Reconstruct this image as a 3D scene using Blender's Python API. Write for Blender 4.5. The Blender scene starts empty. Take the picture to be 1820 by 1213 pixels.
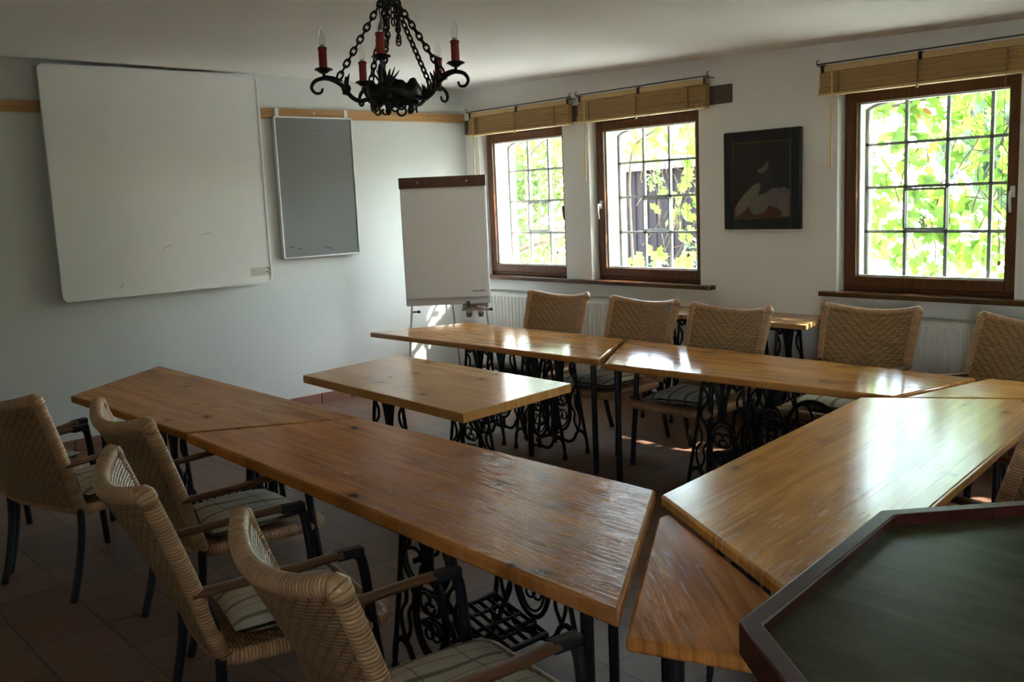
import bpy, bmesh, math, random
from mathutils import Vector, Matrix
from math import sin, cos, pi, radians, sqrt, atan2
random.seed(7)
scene = bpy.context.scene
COL = scene.collection

# ------------------------------------------------------------------ camera, sky, sun, exposure
cam_d = bpy.data.cameras.new('camera'); cam = bpy.data.objects.new('camera', cam_d); COL.objects.link(cam)
YAW, PITCH, ROLL = 0.722848, 0.148502, -0.043039
cf = Vector((sin(YAW)*cos(PITCH), cos(YAW)*cos(PITCH), -sin(PITCH)))
cr = Vector((cos(YAW), -sin(YAW), 0)); cu = cr.cross(cf)
r2 = cr*cos(ROLL)+cu*sin(ROLL); u2 = -cr*sin(ROLL)+cu*cos(ROLL)
M = Matrix(((r2.x, u2.x, -cf.x), (r2.y, u2.y, -cf.y), (r2.z, u2.z, -cf.z)))
cam.matrix_world = Matrix.Translation((-6.22186, -7.62717, 1.78654)) @ M.to_4x4()
cam_d.sensor_width = 36; cam_d.lens = 1695.987/1820*36; cam_d.clip_start = .05; cam_d.clip_end = 200
scene.camera = cam

world = bpy.data.worlds.new('sky'); scene.world = world; world.use_nodes = True
wn = world.node_tree; bg = wn.nodes['Background']
sky = wn.nodes.new('ShaderNodeTexSky'); sky.sky_type = 'NISHITA'; sky.sun_disc = False
sky.sun_elevation = radians(45); sky.sun_rotation = radians(137); sky.altitude = 200
skm = wn.nodes.new('ShaderNodeMix'); skm.data_type = 'RGBA'; skm.inputs[0].default_value = .45
skb = wn.nodes.new('ShaderNodeRGBToBW'); wn.links.new(sky.outputs[0], skb.inputs[0])     # hazy: half-way to grey
wn.links.new(sky.outputs[0], skm.inputs[6]); wn.links.new(skb.outputs[0], skm.inputs[7]); wn.links.new(skm.outputs[2], bg.inputs[0]); bg.inputs[1].default_value = 2.6
SUN = Vector((1.2, -1.3, 1.8)).normalized()
sun_d = bpy.data.lights.new('sun', 'SUN'); sun_d.energy = 15; sun_d.angle = radians(.6); sun_d.color = (1, .93, .82)
sun = bpy.data.objects.new('sun', sun_d); COL.objects.link(sun); sun.location = (6, -8, 12)
sun.rotation_euler = SUN.to_track_quat('Z', 'Y').to_euler()
vs = scene.view_settings
vs.view_transform = 'Standard'; vs.look = 'None'; vs.gamma = 1; vs.use_curve_mapping = False
vs.exposure = 1.78
cy = scene.cycles
cy.use_denoising = True; cy.max_bounces = 10; cy.diffuse_bounces = 6; cy.glossy_bounces = 4
cy.transparent_max_bounces = 16; cy.transmission_bounces = 6; cy.caustics_reflective = False; cy.caustics_refractive = False
cy.sample_clamp_indirect = 12

# window layout on the right-hand wall (x = 0): inner opening y range
WIN = [(-.20, -1.38), (-1.70, -2.90), (-4.09, -5.29), (-6.35, -7.55)]
ZS, ZH = 1.035, 2.43
for wy in WIN:                                     # sampling portals in the window openings
    pd = bpy.data.lights.new('window_portal', 'AREA'); pd.shape = 'RECTANGLE'; pd.size = 1.3; pd.size_y = 1.15
    pd.cycles.is_portal = True
    po = bpy.data.objects.new('window_portal', pd); COL.objects.link(po)
    po.location = (.5, (wy[0]+wy[1])/2, (ZS+ZH)/2); po.rotation_euler = (0, radians(90), 0)

pd = bpy.data.lights.new('window_portal', 'AREA'); pd.shape = 'RECTANGLE'; pd.size = 1.3; pd.size_y = .9; pd.cycles.is_portal = True
po = bpy.data.objects.new('window_portal', pd); COL.objects.link(po); po.location = (-7.95, -8.95, 1.65); po.rotation_euler = (0, radians(-90), 0)
# ------------------------------------------------------------------ node helper and materials
class NB:
    def __init__(s, name):
        s.m = bpy.data.materials.new(name); s.m.use_nodes = True
        s.t = s.m.node_tree; s.b = s.t.nodes['Principled BSDF']; s.out = s.t.nodes['Material Output']
    def n(s, typ, ins=None, **props):
        nd = s.t.nodes.new('ShaderNode'+typ)
        for k, v in props.items(): setattr(nd, k, v)
        for k, v in (ins or {}).items(): s.set(nd, k, v)
        return nd
    def set(s, nd, k, v):
        i = nd.inputs[k]
        if isinstance(v, bpy.types.NodeSocket): s.t.links.new(v, i)
        else: i.default_value = v
    def math(s, op, a, b=0.0, c=0.0):
        nd = s.n('Math', {0: a, 1: b, 2: c}, operation=op); return nd.outputs[0]
    def coord(s, kind='Object'): return s.n('TexCoord').outputs[kind]
    def sep(s, v):
        o = s.n('SeparateXYZ', {0: v}).outputs; return o[0], o[1], o[2]
    def comb(s, x=0.0, y=0.0, z=0.0): return s.n('CombineXYZ', {0: x, 1: y, 2: z}).outputs[0]
    def vmul(s, v, k): return s.n('VectorMath', {0: v, 1: k}, operation='MULTIPLY').outputs[0]
    def vadd(s, v, k): return s.n('VectorMath', {0: v, 1: k}, operation='ADD').outputs[0]
    def noise(s, v, scale=5.0, detail=4.0, rough=.55, dist=0.0):
        return s.n('TexNoise', {'Vector': v, 'Scale': scale, 'Detail': detail, 'Roughness': rough, 'Distortion': dist}).outputs[0]
    def ramp(s, f, stops):
        nd = s.n('ValToRGB', {0: f}); e = nd.color_ramp.elements
        while len(e) < len(stops): e.new(.5)
        for i, (p, c) in enumerate(stops):
            e[i].position = p; e[i].color = (c, c, c, 1) if isinstance(c, (int, float)) else (*c, 1)
        return nd.outputs[0]
    def mix(s, f, a, b, mode='MIX'):
        nd = s.n('Mix', None, data_type='RGBA', blend_type=mode)
        for k, v in ((0, f), (6, a), (7, b)):
            if isinstance(v, tuple) and len(v) == 3: v = (*v, 1)
            s.set(nd, k, v)
        return nd.outputs[2]
    def bump(s, h, strength=.3, dist=.01):
        s.set(s.b, 'Normal', s.n('Bump', {'Height': h, 'Strength': strength, 'Distance': dist}).outputs[0])
    def fin(s, color=None, rough=None, **kw):
        if color is not None: s.set(s.b, 'Base Color', (*color, 1) if isinstance(color, tuple) else color)
        if rough is not None: s.set(s.b, 'Roughness', rough)
        for k, v in kw.items(): s.set(s.b, k.replace('_', ' '), v)
        return s.m

def plain(name, col, rough=.5, var=.08, scale=12, bump=0.0, **kw):
    b = NB(name); f = b.noise(b.coord(), scale, 3)
    c = b.mix(f, tuple(x*(1-var) for x in col), tuple(min(1, x*(1+var)) for x in col))
    if bump: b.bump(f, bump, .004)
    return b.fin(c, rough, **kw)

def plaster(name, col):
    b = NB(name); co = b.coord()
    f = b.noise(co, 1.3, 5); g = b.noise(co, 60, 3)
    c = b.mix(f, tuple(x*.93 for x in col), col)
    h = b.math('ADD', b.math('MULTIPLY', f, 3.0), b.math('MULTIPLY', g, .35))
    b.bump(h, .25, .01)
    return b.fin(c, .85)

def tile_floor():
    b = NB('terracotta_tiles'); co = b.coord()
    br = b.n('TexBrick', {'Vector': co, 'Color1': (.22, .115, .075, 1), 'Color2': (.165, .085, .055, 1), 'Mortar': (.06, .045, .035, 1), 'Scale': 1.0,
                          'Mortar Size': .006, 'Mortar Smooth': .3, 'Brick Width': .31, 'Row Height': .31}, offset=0.0, squash=1.0)
    f = b.noise(co, 3.5, 5)
    c = b.mix(.7, br.outputs[0], b.mix(f, (.45, .45, .45), (1.0, .95, .92)), 'MULTIPLY')
    c = b.mix(.15, c, (.25, .17, .13))
    h = b.math('ADD', b.math('MULTIPLY', br.outputs[1], -1.0), b.math('MULTIPLY', f, .25))
    b.bump(h, .35, .006)
    return b.fin(c, b.math('ADD', b.math('MULTIPLY', f, .25), .3), Specular_IOR_Level=.25)

def lacquered_pine(name, light, dark, plank=.125, wear=0.0, rough=.12, seed=0.0, wear_y=None, spec=.3):
    b = NB(name); co = b.vadd(b.coord(), (seed, seed*1.7, 0))
    x, y, z = b.sep(co)
    pi_ = b.math('FLOOR', b.math('DIVIDE', x, plank))
    wnz = b.n('TexWhiteNoise', {'W': pi_}, noise_dimensions='1D').outputs[0]
    off = b.math('MULTIPLY', wnz, 17.0)
    v = b.comb(b.math('MULTIPLY', x, 26.0), b.math('ADD', b.math('MULTIPLY', y, 1.1), off), off)
    grain = b.noise(v, 1.0, 6, .6, 1.2)
    v2 = b.comb(b.math('MULTIPLY', x, 150.0), b.math('ADD', b.math('MULTIPLY', y, 5.0), off), off)
    fine = b.noise(v2, 1.0, 3, .6)
    v3 = b.comb(b.math('MULTIPLY', x, 5.0), b.math('ADD', b.math('MULTIPLY', y, 1.6), off), 0.0)
    blotch = b.noise(v3, 1.0, 3)
    g = b.math('ADD', b.math('MULTIPLY', grain, .6), b.math('ADD', b.math('MULTIPLY', fine, .2), b.math('MULTIPLY', blotch, .35)))
    c = b.mix(b.ramp(g, [(.43, 0.0), (.68, 1.0)]), dark, light)
    c = b.mix(b.math('MULTIPLY', wnz, .35), c, tuple(k*.62 for k in light))
    # knots: sparse cells of a voronoi pattern stretched along the plank
    kv = b.n('TexVoronoi', {'Vector': b.comb(b.math('MULTIPLY', x, 7.0), b.math('MULTIPLY', y, 5.0), 0.0), 'Scale': 1.0, 'Randomness': 1.0}, feature='F1')
    keep = b.math('GREATER_THAN', b.sep(kv.outputs['Color'])[0], .42)
    size = b.math('ADD', b.math('MULTIPLY', b.sep(kv.outputs['Color'])[1], .10), .075)
    kd = b.math('DIVIDE', b.math('ADD', kv.outputs['Distance'], b.math('MULTIPLY', b.math('SUBTRACT', fine, .5), .012)), size)
    kn = b.math('MULTIPLY', b.ramp(kd, [(.45, 1.0), (1.0, 0.0)]), keep)
    halo = b.math('MULTIPLY', b.ramp(b.math('MULTIPLY', kd, .33), [(.3, .55), (1.0, 0.0)]), keep)
    c = b.mix(halo, c, tuple(k*.75 for k in dark))
    c = b.mix(kn, c, (.035, .016, .008))
    # dark joints between the planks
    fr = b.math('ABSOLUTE', b.math('SUBTRACT', b.math('FRACT', b.math('DIVIDE', x, plank)), .5))
    joint = b.math('GREATER_THAN', fr, .4915)
    c = b.mix(b.math('MULTIPLY', joint, .35), c, (.05, .02, .008))
    rg = b.math('ADD', b.math('MULTIPLY', fine, .08), rough)
    h = b.math('ADD', b.math('MULTIPLY', grain, .5), b.math('MULTIPLY', joint, -.6))
    if wear:
        wv = b.comb(b.math('MULTIPLY', x, 75.0), b.math('MULTIPLY', y, 9.0), 3.0)
        wn_ = b.noise(wv, 1.0, 6, .65, .6)
        wl = b.noise(b.comb(b.math('MULTIPLY', x, 1.5), b.math('MULTIPLY', y, .9), 5.0), 1.0, 2)
        wf = b.math('ADD', wn_, b.math('MULTIPLY', wl, .5))
        if wear_y is not None:      # only one end of the table is worn
            oy = b.sep(b.coord())[1]
            wf = b.math('ADD', wf, b.math('MULTIPLY', b.math('SUBTRACT', oy, wear_y[0]), wear_y[1]))
        wm = b.ramp(wf, [(.76, 0.0), (.92, 1.0)])
        rg = b.math('ADD', rg, b.math('MULTIPLY', wm, .16))
        h = b.math('ADD', h, b.math('MULTIPLY', wm, .55*wear))
        c = b.mix(b.math('MULTIPLY', wm, .08), c, (.5, .36, .28))
    sp = b.math('ADD', b.math('MULTIPLY', wm, .07), spec) if wear else spec
    big = b.noise(b.comb(b.math('MULTIPLY', x, 9.0), b.math('MULTIPLY', y, 2.5), 0.0), 1.0, 2)
    h = b.math('ADD', h, b.math('MULTIPLY', big, .5))
    b.bump(h, .16, .006)
    return b.fin(c, rg, Specular_IOR_Level=sp)

def dark_wood(name, light, dark, rough=.35, sx=40.0, sy=2.0, axis='x', spec=.4):
    b = NB(name); x, y, z = b.sep(b.coord())
    if axis == 'x': v = b.comb(b.math('MULTIPLY', x, sx), b.math('MULTIPLY', y, sy), b.math('MULTIPLY', z, sy))
    elif axis == 'z': v = b.comb(b.math('MULTIPLY', x, sx), b.math('MULTIPLY', y, sx), b.math('MULTIPLY', z, sy))
    else: v = b.comb(b.math('MULTIPLY', x, sy), b.math('MULTIPLY', y, sx), b.math('MULTIPLY', z, sx))
    g = b.noise(v, 1.0, 5, .6, .5)
    b.bump(g, .2, .003)
    return b.fin(b.mix(b.ramp(g, [(.3, 0.0), (.7, 1.0)]), dark, light), rough, Specular_IOR_Level=spec)

def rattan(name, light, dark, h=.0105, L=.042, rough=.45, chevron=True):
    """twill weave from the part's own UVs in metres; strands step sideways row by row and mirror about the middle"""
    b = NB(name); u, v, _ = b.sep(b.coord('UV'))
    row = b.math('FLOOR', b.math('DIVIDE', v, h))
    uu = b.math('ABSOLUTE', u) if chevron else u
    ph = b.math('FRACT', b.math('ADD', b.math('DIVIDE', uu, L), b.math('MULTIPLY', row, .75)))
    over = b.ramp(ph, [(0.0, 0.2), (.1, 1.0), (.74, 1.0), (.86, 0.2)])
    fv = b.math('FRACT', b.math('DIVIDE', v, h))
    prof = b.math('SINE', b.math('MULTIPLY', fv, pi))
    hgt = b.math('MULTIPLY', b.math('ADD', b.math('MULTIPLY', over, .8), .2), b.math('POWER', prof, .6))
    cell = b.comb(b.math('FLOOR', b.math('ADD', b.math('DIVIDE', uu, L), b.math('MULTIPLY', row, .75))), row, 0.0)
    rnd = b.n('TexWhiteNoise', {'Vector': cell}, noise_dimensions='2D').outputs[0]
    c = b.mix(rnd, tuple(k*.7 for k in light), light)
    c = b.mix(b.ramp(hgt, [(.15, 0.0), (.55, 1.0)]), dark, c)
    b.bump(hgt, .8, .004)
    return b.fin(c, rough)

def wrap(name, light, dark, pitch=.011, rough=.38):
    b = NB(name); u, v, _ = b.sep(b.coord('UV'))
    k = b.math('ADD', b.math('DIVIDE', v, pitch), b.math('MULTIPLY', u, 1.0))
    fv = b.math('FRACT', k); prof = b.math('POWER', b.math('SINE', b.math('MULTIPLY', fv, pi)), .5)
    rnd = b.n('TexWhiteNoise', {'W': b.math('FLOOR', k)}, noise_dimensions='1D').outputs[0]
    c = b.mix(rnd, tuple(q*.72 for q in light), light)
    c = b.mix(b.ramp(prof, [(.1, 0.0), (.6, 1.0)]), dark, c)
    b.bump(prof, .7, .004)
    return b.fin(c, rough)

def plaid():
    b = NB('striped_cushion_cloth'); x, y, z = b.sep(b.coord())
    def stripe(t, period, w, off=0.0):
        f = b.math('ABSOLUTE', b.math('SUBTRACT', b.math('FRACT', b.math('ADD', b.math('DIVIDE', t, period), off)), .5))
        return b.math('LESS_THAN', f, w)
    c = (.50, .46, .37)
    c = b.mix(b.math('MULTIPLY', stripe(x, .115, .085), .75), c, (.11, .085, .06))
    c = b.mix(b.math('MULTIPLY', stripe(x, .115, .022, .5), .6), c, (.25, .06, .05))
    c = b.mix(b.math('MULTIPLY', stripe(y, .17, .02), .55), c, (.12, .09, .06))
    f = b.noise(b.coord(), 300, 2); b.bump(f, .2, .002)
    return b.fin(c, .9)

def blind_mat():
    b = NB('bamboo_slats'); x, y, z = b.sep(b.coord())
    n = b.noise(b.comb(0.0, b.math('MULTIPLY', y, 2.0), b.math('MULTIPLY', z, 150.0)), 1.0, 4)
    w = b.math('SINE', b.math('MULTIPLY', z, 2*pi/.011))
    c = b.mix(b.ramp(n, [(.3, 0.0), (.7, 1.0)]), (.40, .235, .08), (.62, .39, .155))
    c = b.mix(b.ramp(w, [(0.0, .2), (.25, 0.0)]), c, (.28, .18, .08))
    b.bump(w, .5, .003)
    return b.fin(c, .55)

def pad_paper():
    b = NB('squared_paper'); x, y, z = b.sep(b.coord())
    def ln(t):
        f = b.math('ABSOLUTE', b.math('SUBTRACT', b.math('FRACT', b.math('DIVIDE', t, .025)), .5)); return b.math('GREATER_THAN', f, .46)
    g = b.math('MAXIMUM', ln(x), ln(z))
    return b.fin(b.mix(b.math('MULTIPLY', g, .45), (.86, .85, .81), (.60, .61, .66)), .8)

def painting():
    """a dark anonymous still: brown ground, reddish floor, pale draped cloth shapes"""
    b = NB('dark_oil_painting'); x, y, z = b.sep(b.coord())   # y runs along the wall, z up; centred
    co = b.coord()
    n = b.noise(co, 9, 4); w = b.math('MULTIPLY', b.math('SUBTRACT', n, .5), .10)
    Y = b.math('ADD', b.math('MULTIPLY', y, -1.0), w); Z = b.math('ADD', z, w)
    def ell(cy_, cz, ry, rz, rot=0.0):
        dy = b.math('SUBTRACT', Y, cy_); dz = b.math('SUBTRACT', Z, cz)
        p = b.math('ADD', b.math('MULTIPLY', dy, cos(rot)/ry), b.math('MULTIPLY', dz, sin(rot)/ry))
        q = b.math('ADD', b.math('MULTIPLY', dy, -sin(rot)/rz), b.math('MULTIPLY', dz, cos(rot)/rz))
        d = b.math('ADD', b.math('MULTIPLY', p, p), b.math('MULTIPLY', q, q))
        return b.ramp(d, [(.75, 1.0), (1.0, 0.0)])
    c = b.mix(n, (.010, .008, .007), (.028, .020, .015))
    c = b.mix(b.ramp(b.math('ADD', Z, .5), [(.27, 1.0), (.31, 0.0)]), c, (.075, .022, .012))
    c = b.mix(ell(.14, -.14, .13, .075, -.1), c, (.13, .11, .115))
    c = b.mix(ell(.19, -.21, .055, .09), c, (.15, .13, .125))
    c = b.mix(ell(-.13, -.145, .19, .05, .75), c, (.17, .145, .10))
    c = b.mix(ell(-.03, -.17, .09, .09), c, (.15, .13, .10))
    c = b.mix(ell(.0, .07, .05, .022, .3), c, (.13, .105, .09))
    c = b.mix(ell(.055, .035, .03, .045, .3), c, (.022, .025, .026))
    c = b.mix(ell(.035, .10, .018, .02), c, (.12, .08, .065))
    return b.fin(c, .35)

def leaf_mat(name, a, bcol, trans):
    b = NB(name)
    oi = b.n('TexNoise', {'Vector': b.coord(), 'Scale': 9.0, 'Detail': 2.0}).outputs[0]
    c = b.mix(b.ramp(oi, [(.35, 0.0), (.65, 1.0)]), a, bcol)
    d = b.n('BsdfDiffuse', {0: c}); t = b.n('BsdfTranslucent', {0: b.mix(oi, trans, tuple(k*.7 for k in trans))})
    g = b.n('BsdfGlossy', {0: (.5, .5, .5, 1), 1: .4})
    m1 = b.n('MixShader', {0: .55}); b.t.links.new(d.outputs[0], m1.inputs[1]); b.t.links.new(t.outputs[0], m1.inputs[2])
    m2 = b.n('MixShader', {0: .06}); b.t.links.new(m1.outputs[0], m2.inputs[1]); b.t.links.new(g.outputs[0], m2.inputs[2])
    b.t.links.new(m2.outputs[0], b.out.inputs[0]); return b.m

def thin_glass(name='window_glass', tint=(.97, .99, .97), refl=.07, rough=.0):
    b = NB(name)
    t = b.n('BsdfTransparent', {0: (*tint, 1)}); g = b.n('BsdfGlossy', {0: (1, 1, 1, 1), 1: rough})
    lw = b.n('LayerWeight', {0: .25}).outputs[0]
    fac = b.math('ADD', b.math('MULTIPLY', lw, .35), refl*.5)
    m = b.n('MixShader', {0: fac}); b.t.links.new(t.outputs[0], m.inputs[1]); b.t.links.new(g.outputs[0], m.inputs[2])
    b.t.links.new(m.outputs[0], b.out.inputs[0]); return b.m

MT = {}
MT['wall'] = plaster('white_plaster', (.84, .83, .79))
MT['wall_l'] = plaster('dimmed_white_plaster', (.645, .65, .61))  # same paint as the other walls; darker tone stands in for dimmer light
MT['ceil'] = plaster('ceiling_plaster', (.86, .84, .81))
MT['floor'] = tile_floor()
MT['skirt'] = plain('terracotta_skirting', (.25, .12, .085), .4, .2, 6)
MT['pineL'] = lacquered_pine('lacquered_pine_left', (.56, .235, .06), (.25, .088, .02), seed=3.1, rough=.2, spec=.04)
MT['pineN'] = lacquered_pine('worn_lacquered_pine', (.62, .235, .052), (.25, .08, .017), seed=8.3, wear=1, rough=.14, wear_y=(-.1, -.13), spec=.03)
MT['pineG'] = lacquered_pine('streaked_worn_pine', (.62, .235, .052), (.25, .08, .017), seed=21.4, wear=.8, rough=.14, spec=.06)
MT['pineW'] = lacquered_pine('glossy_pine_window', (.66, .30, .08), (.34, .125, .028), seed=5.7, rough=.07, spec=.46)
MT['pineC'] = lacquered_pine('pale_pine_centre', (.66, .33, .105), (.38, .165, .045), seed=11.9, rough=.12, spec=.14)
MT['pineX'] = lacquered_pine('scratched_pine_cross', (.84, .41, .095), (.48, .19, .042), seed=15.2, wear=.3, rough=.15, spec=.48, wear_y=(.95, .35))
MT['pineS'] = lacquered_pine('light_pine_side', (.50, .28, .12), (.33, .16, .06), seed=1.2, rough=.22)
MT['rail'] = dark_wood('pine_rail', (.52, .30, .12), (.34, .17, .055), .4, 60, 1.5, 'y')
MT['beam'] = dark_wood('weathered_oak', (.20, .165, .13), (.06, .045, .035), .8, 60, 3, 'y')
MT['beam'] = dark_wood('weathered_oak', (.17, .135, .105), (.05, .038, .03), .8, 3, 60, 'x')
MT['frame'] = dark_wood('brown_window_wood', (.155, .058, .020), (.07, .024, .008), .28, 50, 3, 'z')
MT['sill'] = dark_wood('brown_sill_wood', (.13, .055, .024), (.055, .022, .009), .25, 50, 2, 'x')
MT['white'] = plain('white_enamel', (.72, .72, .70), .35, .03)
MT['board'] = plain('whiteboard_surface', (.74, .73, .69), .32, .03, 3)
MT['alu'] = plain('pale_aluminium', (.60, .61, .60), .35, .04, Metallic=.6)
MT['felt'] = plain('grey_felt', (.20, .205, .195), .95, .12, 120, .15)
MT['felt_mark'] = plain('pin_holes', (.07, .07, .068), .9)
MT['iron'] = plain('black_cast_iron', (.010, .010, .011), .48, .3, 30, .15, Specular_IOR_Level=.3)
MT['steel'] = plain('black_steel_tube', (.014, .014, .016), .32, .2)
MT['legs'] = plain('anthracite_chair_frame', (.014, .015, .018), .45, .2, Specular_IOR_Level=.3)
MT['bracket'] = plain('dark_bracket', (.02, .02, .02), .4)
MT['rattan'] = rattan('rattan_weave', (.34, .18, .08), (.10, .05, .02))
MT['rattan_in'] = rattan('light_rattan_weave', (.40, .225, .09), (.12, .06, .022), .013, .056, .34)
MT['rim'] = wrap('rattan_wrap', (.54, .30, .145), (.17, .07, .032))
MT['arm'] = dark_wood('teak_arm', (.17, .07, .026), (.075, .028, .011), .35, 70, 3, 'x')
MT['plaid'] = plaid()
MT['blind'] = blind_mat()
MT['bamboo'] = dark_wood('pale_bamboo', (.68, .48, .22), (.55, .36, .15), .45, 3, 60, 'x')
MT['cord'] = plain('blind_cord', (.32, .24, .14), .8)
MT['cordd'] = plain('blind_tape', (.20, .125, .055), .8)
MT['rod'] = plain('curtain_rod_metal', (.10, .10, .10), .4, Metallic=.7)
MT['paper'] = pad_paper()
MT['sheet'] = plain('plain_paper', (.62, .61, .58), .8, .02)
MT['ink'] = plain('faint_blue_print', (.30, .31, .46), .8)
MT['clip'] = dark_wood('dark_clamp_wood', (.17, .085, .045), (.085, .04, .02), .5, 3, 60, 'z')
MT['clip'] = dark_wood('dark_clamp_wood', (.15, .075, .04), (.07, .033, .016), .5, 3, 50, 'y')
MT['pot'] = plain('grey_clay', (.22, .17, .14), .7, .15)
MT['potin'] = plain('silver_lining', (.5, .55, .58), .35)
MT['tray'] = plain('wooden_tray', (.27, .19, .11), .6)
MT['green'] = plain('dark_green_plastic', (.01, .09, .065), .4)
MT['blackp'] = plain('black_plastic', (.012, .012, .012), .4)
MT['red'] = plain('red_candle_sleeve', (.24, .014, .010), .45, .12)
MT['bulb'] = thin_glass('bulb_glass', (.97, .97, .97), .16)
MT['brass'] = plain('bulb_cap_metal', (.55, .55, .53), .3, Metallic=.9)
MT['glass'] = thin_glass()
MT['goldl'] = plain('gilt_slip', (.10, .06, .02), .45, Metallic=.5)
MT['blackf'] = plain('black_picture_frame', (.010, .009, .010), .28, .2)
MT['canvas'] = painting()
MT['rad'] = plain('radiator_enamel', (.72, .71, .66), .4, .02)
MT['radg'] = plain('radiator_grille', (.45, .45, .42), .5, .02)
MT['lattice'] = plain('iron_lattice_paint', (.12, .125, .12), .5, .2, 20)
MT['octtop'] = dark_wood('dark_green_brown_wood', (.075, .070, .036), (.036, .034, .018), .27, 14, 2.5, 'x', .05)
MT['octrim'] = dark_wood('dark_red_wood', (.075, .017, .011), (.032, .008, .006), .4, 40, 3, 'x', .18)
MT['screw'] = plain('steel_screw', (.5, .5, .5), .3, Metallic=.9)
MT['red_mark'] = plain('red_pen_mark', (.52, .36, .32), .6)
MT['dark_mark'] = plain('dark_pen_mark', (.10, .09, .10), .6)
MT['tape'] = plain('yellowed_tape', (.52, .49, .40), .4)
MT['gravel'] = plain('pale_gravel', (.78, .75, .67), .9, .2, 8, .3)
MT['boards'] = dark_wood('dark_shed_boards', (.020, .014, .017), (.007, .005, .006), .95, 16, .6, 'z', .1)
MT['bark'] = plain('vine_bark', (.085, .06, .04), .9, .3, 20)
MT['vine'] = leaf_mat('vine_leaf', (.045, .10, .012), (.075, .13, .016), (.19, .35, .04))
MT['vine_red'] = leaf_mat('vine_leaf_turning', (.10, .05, .012), (.13, .065, .02), (.26, .10, .022))
MT['leaf'] = leaf_mat('tree_leaf', (.05, .11, .017), (.085, .15, .026), (.20, .31, .05))
MT['leafd'] = leaf_mat('hedge_leaf', (.02, .05, .02), (.04, .08, .035), (.09, .16, .055))
MT['grape'] = plain('green_grape', (.16, .22, .05), .4)
MT['roofm'] = plain('shed_roof', (.10, .06, .05), .8)

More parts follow.
